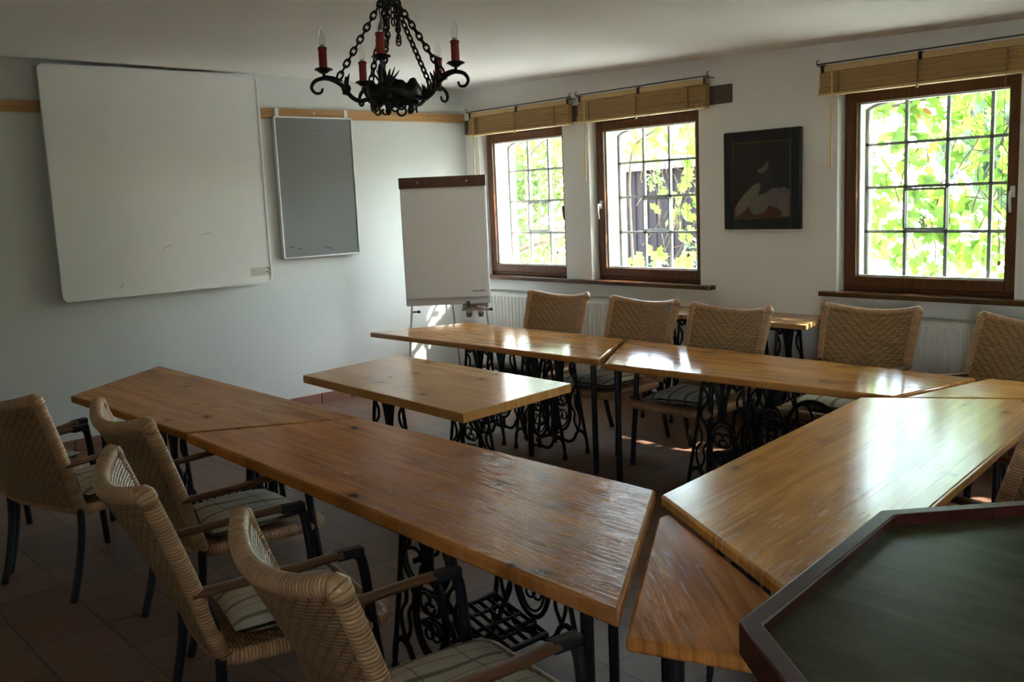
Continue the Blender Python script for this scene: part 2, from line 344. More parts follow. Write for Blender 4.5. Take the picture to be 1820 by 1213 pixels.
# ------------------------------------------------------------------ mesh builder
class MB:
    def __init__(s): s.v = []; s.f = []; s.uv = []
    def add(s, vs, fs, uvs=None):
        o = len(s.v); s.v += [tuple(p) for p in vs]
        for i, f in enumerate(fs):
            s.f.append(tuple(j+o for j in f)); s.uv.append(uvs[i] if uvs else [(0, 0)]*len(f))
        return s
    def box(s, x0, x1, y0, y1, z0, z1):
        x0, x1 = min(x0, x1), max(x0, x1); y0, y1 = min(y0, y1), max(y0, y1); z0, z1 = min(z0, z1), max(z0, z1)
        v = [(x, y, z) for z in (z0, z1) for y in (y0, y1) for x in (x0, x1)]
        return s.add(v, [(0, 2, 3, 1), (4, 5, 7, 6), (0, 1, 5, 4), (2, 6, 7, 3), (0, 4, 6, 2), (1, 3, 7, 5)])
    def prism(s, poly, z0, z1, axis='z'):
        n = len(poly)
        def P(p, h): return (p[0], p[1], h) if axis == 'z' else (h, p[0], p[1]) if axis == 'x' else (p[0], h, p[1])
        v = [P(p, z0) for p in poly]+[P(p, z1) for p in poly]
        fs = [tuple(reversed(range(n))), tuple(range(n, 2*n))]+[(i, (i+1) % n, n+(i+1) % n, n+i) for i in range(n)]
        return s.add(v, fs)
    def tube(s, pts, r, seg=8, closed=False, flat=None, caps=True):
        pts = [Vector(p) for p in pts]; n = len(pts)
        rs = r if isinstance(r, (list, tuple)) else [r]*n
        ts = []
        for i in range(n):
            if closed: t = pts[(i+1) % n]-pts[i-1]
            else: t = pts[min(i+1, n-1)]-pts[max(i-1, 0)]
            ts.append(t.normalized() if t.length > 1e-9 else Vector((0, 0, 1)))
        up = Vector((0, 0, 1)) if abs(ts[0].z) < .9 else Vector((0, 1, 0))
        nrm = (up-ts[0]*up.dot(ts[0])).normalized()
        v = []; L = [0.0]
        for i in range(n):
            if i:
                nrm = nrm-ts[i]*nrm.dot(ts[i])
                nrm = nrm.normalized() if nrm.length > 1e-6 else ts[i].orthogonal().normalized()
                L.append(L[-1]+(pts[i]-pts[i-1]).length)
            bn = ts[i].cross(nrm)
            for k in range(seg):
                a = 2*pi*k/seg; ca, sa = cos(a), sin(a)
                if flat: ca *= flat
                v.append(pts[i]+nrm*(ca*rs[i])+bn*(sa*rs[i]))
        fs = []; uv = []
        m = n if closed else n-1
        for i in range(m):
            j = (i+1) % n; lj = L[j] if j else L[-1]+(pts[0]-pts[-1]).length
            for k in range(seg):
                k2 = (k+1) % seg
                fs.append((i*seg+k, i*seg+k2, j*seg+k2, j*seg+k))
                uv.append([(k/seg, L[i]), ((k+1)/seg, L[i]), ((k+1)/seg, lj), (k/seg, lj)])
        if not closed and caps:
            fs.append(tuple(reversed(range(seg)))); uv.append([(0, 0)]*seg)
            fs.append(tuple((n-1)*seg+k for k in range(seg))); uv.append([(0, 0)]*seg)
        return s.add(v, fs, uv)
    def lathe(s, prof, c=(0, 0, 0), seg=16):
        v = []; fs = []; n = len(prof)
        for r, z in prof:
            for k in range(seg):
                a = 2*pi*k/seg; v.append((c[0]+r*cos(a), c[1]+r*sin(a), c[2]+z))
        for i in range(n-1):
            for k in range(seg):
                k2 = (k+1) % seg; fs.append((i*seg+k, i*seg+k2, (i+1)*seg+k2, (i+1)*seg+k))
        if prof[0][0] > 1e-5: fs.append(tuple(reversed(range(seg))))
        if prof[-1][0] > 1e-5: fs.append(tuple((n-1)*seg+k for k in range(seg)))
        return s.add(v, fs)
    def grid(s, fn, nu, nv, flip=False):
        v = []; uvp = []
        for j in range(nv+1):
            for i in range(nu+1):
                p, t = fn(i/nu, j/nv); v.append(p); uvp.append(t)
        fs = []; uv = []
        for j in range(nv):
            for i in range(nu):
                q = [j*(nu+1)+i, j*(nu+1)+i+1, (j+1)*(nu+1)+i+1, (j+1)*(nu+1)+i]
                if flip: q.reverse()
                fs.append(tuple(q)); uv.append([uvp[k] for k in q])
        return s.add(v, fs, uv)
    def ball(s, c, r, seg=10, rings=6, sq=(1, 1, 1)):
        prof = [(r*sin(pi*i/rings), -r*cos(pi*i/rings)) for i in range(rings+1)]
        o = len(s.v); s.lathe([(max(p, 1e-6), z) for p, z in prof], (0, 0, 0), seg)
        for i in range(o, len(s.v)):
            x, y, z = s.v[i]; s.v[i] = (c[0]+x*sq[0], c[1]+y*sq[1], c[2]+z*sq[2])
        return s
    def build(s, name, mat, parent=None, smooth=False, bevel=0, loc=None, rot=None):
        me = bpy.data.meshes.new(name); me.from_pydata(s.v, [], s.f)
        ul = me.uv_layers.new(name='uv'); i = 0
        flat = [c for f in s.uv for t in f for c in t]
        ul.data.foreach_set('uv', flat)
        bm = bmesh.new(); bm.from_mesh(me); bmesh.ops.recalc_face_normals(bm, faces=bm.faces); bm.to_mesh(me); bm.free()
        me.materials.append(mat if not isinstance(mat, str) else MT[mat])
        if smooth: me.polygons.foreach_set('use_smooth', [True]*len(me.polygons))
        o = bpy.data.objects.new(name, me); COL.objects.link(o)
        if parent is not None: o.parent = parent
        if loc is not None: o.location = loc
        if rot is not None: o.rotation_euler = rot
        if bevel:
            md = o.modifiers.new('bevel', 'BEVEL'); md.width = bevel; md.segments = 2; md.limit_method = 'ANGLE'; md.angle_limit = radians(40)
        if smooth == 'auto' or bevel:
            me.polygons.foreach_set('use_smooth', [True]*len(me.polygons))
            try: me.set_sharp_from_angle(angle=radians(35))
            except Exception: pass
        return o

def tag(o, label, cat, group=None, kind=None):
    if label: o['label'] = label
    if cat: o['category'] = cat
    if group: o['group'] = group
    if kind: o['kind'] = kind
    return o
def thing(name, label, cat, loc=(0, 0, 0), rz=0.0, group=None):
    o = bpy.data.objects.new(name, None); COL.objects.link(o); o.empty_display_size = .1
    o.location = loc; o.rotation_euler = (0, 0, rz); return tag(o, label, cat, group)
def struct(o, label=None, cat=None):
    o['kind'] = 'structure'
    return tag(o, label, cat)
def kids(o): return [c for c in bpy.data.objects if c.parent == o]
def copy_tree(o, parent=None):
    c = o.copy(); COL.objects.link(c); c.parent = parent
    for ch in kids(o): copy_tree(ch, c)
    return c
def crv(pts, n=6, closed=False):
    """smooth Catmull-Rom through points"""
    P = [Vector(p) for p in pts]; out = []; m = len(P)
    for i in range(m if closed else m-1):
        p1, p2 = P[i], P[(i+1) % m]
        p0 = P[i-1] if (closed or i) else p1*2-p2
        p3 = P[(i+2) % m] if (closed or i+2 < m) else p2*2-p1
        for k in range(n):
            t = k/n
            out.append(.5*((2*p1)+(p2-p0)*t+(2*p0-5*p1+4*p2-p3)*t*t+(3*p1-p0-3*p2+p3)*t**3))
    if not closed: out.append(P[-1])
    return out

# ------------------------------------------------------------------ room shell
XL, YB = -7.6, -9.6
def cz(x, y): return 2.885+.033*y-.012*x
struct(MB().box(XL-.3, .5, YB-.3, .3, -.12, 0).build('floor', 'floor'), 'floor of square brown terracotta tiles', 'floor')
v = [(x, y, cz(x, y)+h) for h in (0, .25) for x, y in ((XL-.3, YB-.3), (.5, YB-.3), (.5, .3), (XL-.3, .3))]
struct(MB().add(v, [(0, 3, 2, 1), (4, 5, 6, 7), (0, 1, 5, 4), (1, 2, 6, 5), (2, 3, 7, 6), (3, 0, 4, 7)]).build('ceiling', 'ceil'), 'low white plastered ceiling, slightly sloping', 'ceiling')
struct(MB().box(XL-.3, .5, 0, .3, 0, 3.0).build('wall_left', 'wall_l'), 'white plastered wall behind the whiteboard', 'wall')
DY0, DY1, DZ0, DZ1 = -8.5, -9.4, 1.0, 2.3
struct(MB().box(XL-.3, XL, DY0, 0, 0, 3.05).box(XL-.3, XL, YB, DY1, 0, 3.05).box(XL-.3, XL, DY1, DY0, 0, DZ0).box(XL-.3, XL, DY1, DY0, DZ1, 3.05).build('wall_near_left', 'wall'), 'white side wall left of the frame', 'wall')
struct(MB().box(XL-.3, .5, YB-.3, YB, 0, 3.05).build('wall_back', 'wall'), 'white wall behind the viewer', 'wall')
wr = MB()
XO, XF = .17, .47          # inner leaf of the wall to XO (window frames stand here), outer leaf to XF
ys = [0.0]+[y for w in WIN for y in w]+[YB]
for i in range(0, len(ys), 2): wr.box(0, XO, ys[i], ys[i+1], 0, 3.0)
for a, b_ in WIN:
    wr.box(0, XO, a, b_, 0, ZS-.035); wr.box(0, XO, a, b_, ZH, 3.0)
OUT = [(a-.012, a-.012-1.18) for a, b_ in WIN]          # outer, narrower arched openings
ysO = [.3]+[y for w in OUT for y in w]+[YB]
ZA, ZAT = 2.30, 2.385
for i in range(0, len(ysO), 2): wr.box(XO, XF, ysO[i], ysO[i+1], 0, 3.0)
for a, b_ in OUT:
    wr.box(XO, XF, a, b_, 0, 1.075)
    c = (a+b_)/2; hw = (a-b_)/2
    arc = [(c+hw*cos(pi*k/14), ZA+(ZAT-ZA)*sin(pi*k/14)) for k in range(15)]
    for k in range(14):
        wr.prism([arc[k], arc[k+1], (arc[k+1][0], 3.0), (arc[k][0], 3.0)], XO, XF, 'x')
struct(wr.build('wall_right', 'wall'), 'white plastered wall with the windows', 'wall')
bb = MB(); x = 0.0
while x > XL: bb.box(x-.005, max(x-.305, XL), -.014, 0, 0, .092); x -= .31
struct(bb.build('baseboard_left', 'skirt', bevel=.002), 'terracotta tile skirting under the whiteboard wall', 'skirting')
bb = MB(); y = -.016
while y > YB: bb.box(-.014, 0, y-.005, max(y-.305, YB), 0, .092); y -= .31
struct(bb.build('baseboard_right', 'skirt', bevel=.002), 'terracotta tile skirting under the windows', 'skirting')
# pine rail along the whiteboard wall
tr = MB().box(XL, -.02, -.024, 0, 2.555, 2.638).build('trim_1', 'rail', bevel=.003)
struct(tr, 'orange pine batten high along the whiteboard wall', 'batten')
sc_ = MB()
for xx in (-1.74, -.46, -3.2, -4.6):
    sc_.lathe([(.001, 0), (.011, 0), (.011, .006), (.001, .007)], (0, 0, 0), 10)
    for i in range(len(sc_.v)-40, len(sc_.v)): X, Y, Z = sc_.v[i]; sc_.v[i] = (xx+X, -.024-Z, 2.60+Y)
sc_.build('screw', 'screw', tr)
lb = MB().box(-.012, .05, -.005, -3.22, 2.435, 2.575).build('trim_2', 'beam', bevel=.006)
struct(lb, 'weathered grey oak lintel beam above the two far windows', 'beam')

# ------------------------------------------------------------------ windows
def window(i, a, b_, hinge, handle_col):
    lab = ['far window beside the flip chart, onto a pale green tree', 'middle window with white handle at left, onto vine and shed', 'right window with white handle at right, filled by vine leaves', 'window out of frame on the right'][i]
    root = thing('window_%d' % (i+1), lab, 'window', (.1, (a+b_)/2, ZS)); root['kind'] = 'structure'
    W = (a-b_); h = ZH-ZS; y0, y1 = W/2, -W/2; fw = .052
    f = MB(); f.box(0, .07, y0, y0-fw, 0, h).box(0, .07, y1, y1+fw, 0, h).box(0, .07, y0-fw, y1+fw, 0, fw+.012).box(0, .07, y0-fw, y1+fw, h-fw, h)
    f.build('window_frame', 'frame', root, bevel=.004)
    s0, s1, zb, zt = y0-.022, y1+.022, .026, h-.022; sw = .075
    s = MB(); s.box(-.018, .045, s0, s0-sw, zb, zt).box(-.018, .045, s1, s1+sw, zb, zt).box(-.018, .045, s0-sw, s1+sw, zb, zb+sw).box(-.018, .045, s0-sw, s1+sw, zt-sw, zt)
    sash = s.build('window_sash', 'frame', root, bevel=.006)
    g = MB().box(.012, .014, s0-sw+.004, s1+sw-.004, zb+sw-.004, zt-sw+.004).build('window_pane', 'glass', sash)
    # pale bead around the pane, outside
    bd = MB(); p0, p1, q0, q1 = s0-sw+.002, s1+sw-.002, zb+sw-.002, zt-sw+.002
    bd.box(.016, .05, p0, p0-.014, q0, q1).box(.016, .05, p1, p1+.014, q0, q1).box(.016, .05, p0, p1, q0, q0+.012).box(.016, .05, p0, p1, q1-.01, q1)
    bd.build('glazing_bead', 'white', sash)
    # handle
    hy = (s0-sw*.5) if hinge > 0 else (s1+sw*.5); hz = .66
    H = MB(); H.box(-.026, -.018, hy-.014, hy+.014, hz-.035, hz+.035)
    H.tube([(-.026, hy, hz), (-.055, hy, hz), (-.062, hy, hz-.012), (-.06, hy+.002, hz-.06), (-.052, hy, hz-.125)], [.009, .009, .010, .009, .008], 8)
    H.build('window_handle', handle_col, sash, True)
    # iron lattice in the outer arched opening
    oa, ob = OUT[i]; yc = (a+b_)/2; zc0 = ZS
    L = MB(); X = .38-.1; R = .011
    for k in range(5):
        yy = oa-.012-(oa-ob-.024)*k/4-yc
        zt_ = (ZA if k in (0, 4) else ZAT-.03)-zc0
        L.box(X-.012, X+.012, yy-R, yy+R, 1.075-zc0, zt_)
    for zz in (1.09, 1.435, 1.75, 2.055): L.box(X-.012, X+.012, oa-yc, ob-yc, zz-.010-zc0, zz+.010-zc0)
    c_ = (oa+ob)/2-yc; hw = (oa-ob)/2-.01
    arc = [(X, c_+hw*cos(pi*k/16), ZA-.01+(ZAT-ZA)*sin(pi*k/16)-zc0) for k in range(17)]
    L.tube(arc, .011, 6)
    # opening vent leaf in the middle column
    yv0 = oa-.012-(oa-ob-.024)/4-yc; yv1 = oa-.012-(oa-ob-.024)*2/4-yc
    for zz in (1.455, 1.73): L.box(X-.03, X-.012, yv0, yv1, zz-.008-zc0, zz+.008-zc0)
    for yy in (yv0, yv1): L.box(X-.03, X-.012, yy-.008, yy+.008, 1.455-zc0, 1.73-zc0)
    L.build('iron_lattice', 'lattice', root)
    return root
for i, (a, b_) in enumerate(WIN): window(i, a, b_, 1 if i == 1 else -1, 'white' if i else 'rod')
struct(MB().box(-.075, .12, -.02, -3.045, 1.0, 1.034).build('trim_3', 'sill', bevel=.004), 'long brown wooden sill under the two far windows', 'window sill')
struct(MB().box(-.075, .12, -3.99, -5.42, 1.0, 1.034).build('trim_4', 'sill', bevel=.004), 'brown wooden sill under the right window, sun-flecked', 'window sill')
struct(MB().box(-.075, .12, -6.25, -7.65, 1.0, 1.034).build('trim_5', 'sill', bevel=.004), 'brown wooden sill outside the frame', 'window sill')

w5 = thing('window_5', 'wide window beside the viewer, outside the frame', 'window', (XL-.15, (DY0+DY1)/2, DZ0)); w5['kind'] = 'structure'
f = MB(); w = (DY0-DY1)/2; h = DZ1-DZ0
f.box(-.03, .04, w, w-.08, 0, h).box(-.03, .04, -w, -w+.08, 0, h).box(-.03, .04, -w, w, 0, .08).box(-.03, .04, -w, w, h-.08, h).box(-.03, .04, -.04, .04, 0, h)
f.build('window_frame', 'frame', w5, bevel=.004)
MB().box(.0, .003, -w+.07, w-.07, .07, h-.07).build('window_pane', 'glass', w5)
# ------------------------------------------------------------------ bamboo blinds and rods
def blind(y0, y1, z0, z1, label, rodlab):
    r = thing('bamboo_blind', label, 'blind', (-.05, (y0+y1)/2, z0), 0, 'rolled-up bamboo blinds'); h = z1-z0; w = (y0-y1)/2
    hr = MB().box(-.02, .015, w, -w, h-.012, h+.03).build('headrail', 'bamboo', r, bevel=.003)
    for yy in (w*.98, -w*.98, 0): MB().box(-.026, .018, yy-.012, yy+.012, h-.018, h+.036).build('clamp', 'blackp', hr)
    s = MB(); n = 26
    # front face of bundled slats, slightly stepped
    for k in range(n):
        z = h-.016-(h-.016)*(k+1)/n; d = .012*((k*7) % 3)/3+.012*(k > n-8)
        s.box(-.03-d, .02, w+.0, -w, z+.0006, z+(h-.016)/n)
    s.build('slats', 'blind', r)
    for q in (-.78, -.0, .78): MB().box(-.0555, -.054, w*q-.006, w*q+.006, .004, h-.02).build('ladder_tape', 'cordd', r)
    MB().box(-.058, .02, w+.002, -w-.002, -.012, .004).build('bottom_bar', 'bamboo', r, bevel=.003)
    MB().tube([(-.07, w-.115, h-.02), (-.072, w-.115, -.2), (-.074, w-.11, -.52)], .006, 6).build('wand', 'bamboo', r, True)
    c = MB(); c.tube([(-.06, -w+.16, 0), (-.062, -w+.16, -.5), (-.062, -w+.162, -1.12)], .0016, 5)
    cd = c.build('pull_cord', 'cord', r)
    MB().ball((-.062, -w+.162, -1.14), .011, 8, 6, (1, 1, 1.5)).build('cord_knob', 'bamboo', cd, True)
    k = MB(); k.ball((-.055, 0, -.022), .011, 8, 6).build('knot', 'bamboo', r, True)
    rod = thing('curtain_rod', rodlab, 'rod', (-.06, (y0+y1)/2, z1+.045), 0, 'thin curtain rods above the blinds')
    MB().tube([(-.015, w+.03, 0), (-.015, -w-.03, 0)], .005, 6).build('bar', 'rod', rod, True)
    for sgn in (1, -1):
        MB().tube(crv([(.06, sgn*(w+.02), -.012), (0, sgn*(w+.02), -.012), (-.02, sgn*(w+.02), -.006), (-.028, sgn*(w+.02), .012), (-.02, sgn*(w+.02), .026), (-.008, sgn*(w+.02), .03)], 4), .0035, 6).build('hook', 'rod', rod, True)
blind(-.155, -1.545, 2.42, 2.60, 'shortest bamboo blind, above the far window beside the corner', 'thin metal rod above the blind nearest the corner')
blind(-1.665, -3.03, 2.42, 2.605, 'bamboo blind above the middle window, left of the picture', 'thin metal rod above the middle blind')
blind(-4.0, -5.40, 2.405, 2.565, 'bamboo blind above the right window, at the right frame edge', 'dark thin rod above the right-hand blind')

# ------------------------------------------------------------------ radiators
def radiator(y0, y1, label):
    r = thing('radiator', label, 'radiator', (-.02, (y0+y1)/2, 0), 0, 'white ribbed radiators under the windows'); w = (y0-y1)/2
    m = MB(); z0, z1 = .17, .88
    m.box(-.085, -.07, w, -w, z0, z1); n = int(2*w/.05)
    for k in range(n):
        yc = -w+.03+k*(2*w-.06)/(n-1)
        m.prism([(-.072, yc-.018), (-.098, yc-.010), (-.098, yc+.010), (-.072, yc+.018)], z0+.03, z1-.04, 'z')
    m.build('front_panel', 'rad', r, bevel=.002)
    MB().box(-.02, -.005, w-.01, -w+.01, z0, z1-.01).build('rear_panel', 'rad', r)
    g = MB().box(-.095, 0, w+.003, -w-.003, z1+.0, z1+.006)
    k = -w+.02
    while k < w-.02: g.box(-.08, -.02, k, k+.006, z1+.006, z1+.014); k += .014
    g.build('top_grille', 'radg', r)
    MB().box(-.09, 0, w-.0, w-.008, z0, z1).box(-.09, 0, -w+.008, -w, z0, z1).build('side_cover', 'rad', r)
    p = MB()
    for yy in (w-.1, -w+.1): p.tube([(-.045, yy, z0), (-.045, yy, .0)], .009, 8)
    p.build('pipe', 'rad', r, True)
    MB().lathe([(.0, 0), (.017, 0), (.017, .05), (.01, .06), (0.001, .06)], (-.045, w-.1, .09), 12).build('valve', 'white', r, True)
radiator(-.33, -2.25, 'long white ribbed radiator under the two far windows')
radiator(-4.42, -5.75, 'white ribbed radiator under the right window, behind two rattan chairs')

# ------------------------------------------------------------------ whiteboard, pinboard, picture
def roundrect(w, h, r, n=5):
    out = []
    for cx, cz_, a0 in ((w-r, h-r, 0), (-w+r, h-r, 90), (-w+r, -h+r, 180), (w-r, -h+r, 270)):
        for k in range(n+1):
            a = radians(a0+90*k/n); out.append((cx+r*cos(a), cz_+r*sin(a)))
    return out
wb = thing('whiteboard', 'large white magnetic board hung high on the left wall', 'whiteboard', (-3.165, 0, 2.025))
W2, H2 = .86, .867
MB().prism(roundrect(W2-.012, H2-.012, .035), -.112, -.09, 'y').build('board_panel', 'board', wb)
fr_ = MB(); o_ = roundrect(W2, H2, .045); i_ = roundrect(W2-.02, H2-.02, .03); n = len(o_)
vv = [(p[0], y, p[1]) for y in (-.118, -.086) for p in o_]+[(p[0], y, p[1]) for y in (-.118, -.086) for p in i_]
ff = []
for k in range(n):
    k2 = (k+1) % n
    ff += [(k, k2, n+k2, n+k), (2*n+k, 3*n+k, 3*n+k2, 2*n+k2), (k, 2*n+k, 2*n+k2, k2), (n+k, n+k2, 3*n+k2, 3*n+k)]
fr_.add(vv, ff).build('board_frame', 'white', wb)
bk = MB()
for xx in (-.6, .6): bk.box(xx-.03, xx+.03, -.09, -.024, .55, .62); bk.box(xx-.03, xx+.03, -.09, 0, -.7, -.64)
bk.build('wall_mount', 'alu', wb)
MB().box(.66, .80, -.1128, -.1118, -.80, -.73).build('tape_patch', 'tape', wb)
mk = MB()
for x0, z0, x1, z1 in ((.805, -.735, .835, -.75), (.80, -.775, .83, -.765), (.815, -.79, .83, -.78)): mk.tube([(x0, -.1122, z0), (x1, -.1122, z1)], .004, 4)
mk.build('pen_mark', 'dark_mark', wb)
mk = MB()
for x0, z0, x1, z1 in ((-.43, -.80, -.41, -.775), (-.425, -.78, -.405, -.765), (-.08, -.52, 0, -.49), (.25, -.43, .33, -.41), (.42, -.385, .44, -.38), (.81, -.745, .84, -.73)):
    mk.tube([(x0, -.1122, z0), (x1, -.1122, z1)], .0022, 4)
mk.build('pen_mark', 'red_mark', wb)

pb = thing('pinboard', 'narrow grey felt pinboard hooked on the pine batten', 'pinboard', (-1.76, 0, 1.955))
w, h = .392, .615
MB().box(-w+.01, w-.01, -.05, -.026, -h+.01, h-.01).build('felt_panel', 'felt', pb)
f = MB(); f.box(-w, -w+.014, -.056, -.02, -h, h).box(w-.014, w, -.056, -.02, -h, h).box(-w, w, -.056, -.02, -h, -h+.014).box(-w, w, -.056, -.02, h-.014, h)
f.build('board_frame', 'white', pb, bevel=.003)
for xx in (-.345, .345):
    MB().box(xx-.018, xx+.018, -.034, -.0245, h-.02, h+.066).box(xx-.018, xx+.018, -.034, .0-.002, h+.066, h+.072).build('hook', 'white', pb, bevel=.002)
mk = MB()
for x0, z0, x1, z1 in ((.02, -.525, .05, -.535), (.05, -.535, .09, -.545), (.1, -.55, .12, -.565), (-.33, -.51, -.28, -.515), (-.25, -.535, -.2, -.53), (.33, -.45, .34, -.46), (.0, .5, .02, .495)):
    mk.tube([(x0, -.0505, z0), (x1, -.0505, z1)], .003, 4)
mk.build('scuff_mark', 'felt_mark', pb)

pc = thing('framed_picture', 'dark oil painting in a black frame between the middle and right windows', 'picture', (0, -3.493, 1.842))
w, h = .331, .366
f = MB(); fw = .082
for (a, b_, c, d) in ((w, w-fw, -h, h), (-w, -w+fw, -h, h), (w-fw, -w+fw, h-fw, h), (w-fw, -w+fw, -h, -h+fw)): f.box(-.042, -.004, a, b_, c, d)
f.build('picture_frame', 'blackf', pc, bevel=.008)
f = MB(); g = .01; w_, h_ = w-fw, h-fw
for (a, b_, c, d) in ((w_, w_-g, -h_, h_), (-w_, -w_+g, -h_, h_), (w_-g, -w_+g, h_-g, h_), (w_-g, -w_+g, -h_, -h_+g)): f.box(-.034, -.006, a, b_, c, d)
f.build('gilt_slip', 'goldl', pc)
MB().box(-.026, -.010, w_-g, -w_+g, -h_+g, h_-g).build('canvas', 'canvas', pc)

# ------------------------------------------------------------------ flip chart with marker cups
DPT = 8.75
def campt(px, py, d):
    return Vector(cam.location)+d*(cf+r2*((px-910)/1695.987)-u2*((py-606.5)/1695.987))
FB, FR = Vector((-1.165, -.455, 0)), Vector((-.60, -.985, 0))      # bottom corners on plan
fdir = (FR-FB).normalized(); fc = thing('flip_chart', 'flip chart easel with squared paper in the far corner', 'flip chart', ((FB.x+FR.x)/2, (FB.y+FR.y)/2, 0), atan2(fdir.y, fdir.x))
hw = (FR-FB).length/2; zb, zt = .845, 1.995
pad_ = MB().box(-hw, hw, -.012, .012, zb, zt).build('board_panel', 'white', fc, bevel=.003)
MB().box(-hw+.012, hw-.012, -.026, -.013, zb+.07, zt-.06).build('paper_pad', 'paper', fc)
MB().box(-hw-.004, hw+.004, -.042, .014, zt-.085, zt+.012).build('clamp_bar', 'clip', fc, bevel=.004)
pr = MB()
for k in range(9): pr.box(hw-.16+k*.013, hw-.152+k*.013+.002*(k % 3), -.0268, -.0262, zb+.115, zb+.126+.003*(k % 2))
pr.build('printed_line', 'ink', fc)
sn = MB()
for xx in (-.22, .22):
    sn.ball((xx, -.044, zt-.035), .008, 8, 6)
sn.ball((-hw+.12, -.014, zb+.035), .008, 8, 6)
sn.build('screw', 'screw', fc, True)
for sg in (-1, 1):
    lg = MB().tube([(sg*(hw-.055), .0, zb+.1), (sg*(hw-.05), .0, zb-.0), (sg*(hw+.03), -.03, .02), (sg*(hw+.032), -.03, .0)], .011, 8).build('leg', 'alu', fc, True)
    MB().box(sg*(hw-.055)+.0, sg*(hw-.055)+.05, -.008, .008, zb-.062, zb-.048).ball((sg*(hw-.055)+.055, 0, zb-.055), .016, 8, 6).build('clamp_screw', 'blackp', lg, True)
MB().tube([(.03, .03, zb+.2), (.035, .05, zb-.05), (.07, .27, .0)], .011, 8).build('leg', 'alu', fc, True)
MB().tube([(-hw+.05, .02, zb+.2), (hw-.05, .02, zb+.2)], .012, 8).build('cross_bar', 'alu', fc, True)
# holder for the cups: part of the easel
hd = MB(); tx0, tx1, ty = .13, .36, -.085
zz = zb-.045
for yy in (ty-.057, ty+.045): hd.box(tx0, tx1, yy, yy+.012, zz, zz+.012)
for xx in (tx0, .238, tx1-.012): hd.box(xx, xx+.012, ty-.057, ty+.057, zz, zz+.012)
hd.box(tx0+.02, tx0+.034, ty+.04, -.0, zz, zz+.012); hd.box(tx1-.034, tx1-.02, ty+.04, 0, zz, zz+.012)
hd.box(tx0, tx1, -.012, 0, zz-.0, zb+.01)
hd.build('cup_holder', 'tray', fc, bevel=.002)
fm = Matrix.Translation(fc.location) @ Matrix.Rotation(fc.rotation_euler[2], 4, 'Z')
def cup(lx, label):
    p = fm @ Vector((lx, ty+.002, zz-.065))
    c = thing('marker_cup', label, 'cup', p, 0, 'clay cups on the flip chart')
    MB().lathe([(.001, 0), (.024, 0), (.034, .07), (.041, .07), (.042, .092), (.036, .092), (.03, .03), (.001, .012)], (0, 0, 0), 18).build('cup_body', 'pot', c, 'auto')
    MB().lathe([(.031, .04), (.0362, .0925), (.0345, .0925), (.030, .04)], (0, 0, 0), 18).build('lining', 'potin', c, 'auto')
    return p
p1 = cup(.19, 'clay cup full of green and black markers, left one on the flip chart')
p2 = cup(.299, 'empty silver-lined clay cup, right one on the flip chart')
for k, (dx, dy, tx, ty_, m_, lab) in enumerate(((-.016, 0, -.45, .15, 'green', 'green marker leaning furthest left in the clay cup'), (-.004, -.012, -.15, -.1, 'blackp', 'black marker standing in the clay cup, middle left'),
        (.006, .014, .05, .25, 'blackp', 'black marker standing upright at the back of the clay cup'), (.016, .0, .35, .1, 'green', 'green marker leaning right in the clay cup'))):
    mo = thing('marker_pen', lab, 'marker pen', (p1.x+dx*.4, p1.y+dy*.4, p1.z+.016), 0, 'markers in the clay cup')
    mo.rotation_euler = (-ty_*.4, tx*.4, .6)
    MB().lathe([(.001, 0), (.007, 0), (.007, .085), (.001, .085)], (0, 0, 0), 10).build('barrel', 'blackp', mo, 'auto')
    MB().lathe([(.008, .08), (.008, .125), (.006, .13), (.001, .13)], (0, 0, 0), 10).build('cap', m_, mo, 'auto')

# ------------------------------------------------------------------ cast-iron treadle stand (parts of a table)
def spiral(cy_, cz_, r0, r1, a0, a1, n=20):
    return [(cy_+(r0+(r1-r0)*k/n)*cos(radians(a0+(a1-a0)*k/n)), cz_+(r0+(r1-r0)*k/n)*sin(radians(a0+(a1-a0)*k/n))) for k in range(n+1)]
def frame_mesh(ztop):
    m = MB(); s = ztop/.70
    def T(p2, r, n=5, raw=False): m.tube([(0, a, b_*s) for a, b_ in p2] if raw else crv([(0, a, b_*s) for a, b_ in p2], n), r, 6)
    for g in (1, -1):
        T([(g*.135, .70), (g*.15, .60), (g*.18, .42), (g*.222, .20), (g*.246, .09), (g*.25, .03)], .0105)
        m.lathe([(.008, 0), (.017, .004), (.017, .028), (.010, .04)], (0, g*.25, 0), 10)
        T([(g*.247, .07), (g*.235, .125), (g*.195, .155), (g*.155, .14), (g*.12, .085), (g*.07, .06), (0, .07)], .012)
        T([(g*.14, .66), (g*.105, .61), (g*.108, .56), (g*.145, .515), (g*.15, .47), (g*.115, .425), (g*.10, .37)], .008)
        T([(g*.178, .43), (g*.148, .37), (g*.15, .32), (g*.185, .27), (g*.185, .215), (g*.165, .16)], .008)
        T([(g*.10, .33), (g*.135, .28), (g*.13, .22), (g*.16, .155)], .008)
        T([(g*.06, .70), (g*.035, .62), (g*.018, .54), (g*.02, .46)], .013)
        T([(g*.135, .70), (g*.10, .66), (g*.06, .70)], .009)
        T(spiral(g*.02, .36, .055, .008, 200 if g > 0 else -20, 650 if g > 0 else -470, 26), .007, raw=True)
        T(spiral(-g*.02, .24, .05, .008, 20, 430, 26), .006, raw=True)
    T([(0, .70), (0, .46)], .015, 2); T([(0, .13), (0, .05)], .014, 2)
    ov = lambda a, b_: [(a*cos(2*pi*k/26), .30+b_*sin(2*pi*k/26)) for k in range(27)]
    T(ov(.098, .165), .011, raw=True); T(ov(.076, .14), .006, raw=True)
    m.box(-.018, .018, -.165, .165, ztop-.012, ztop+.004)
    return m
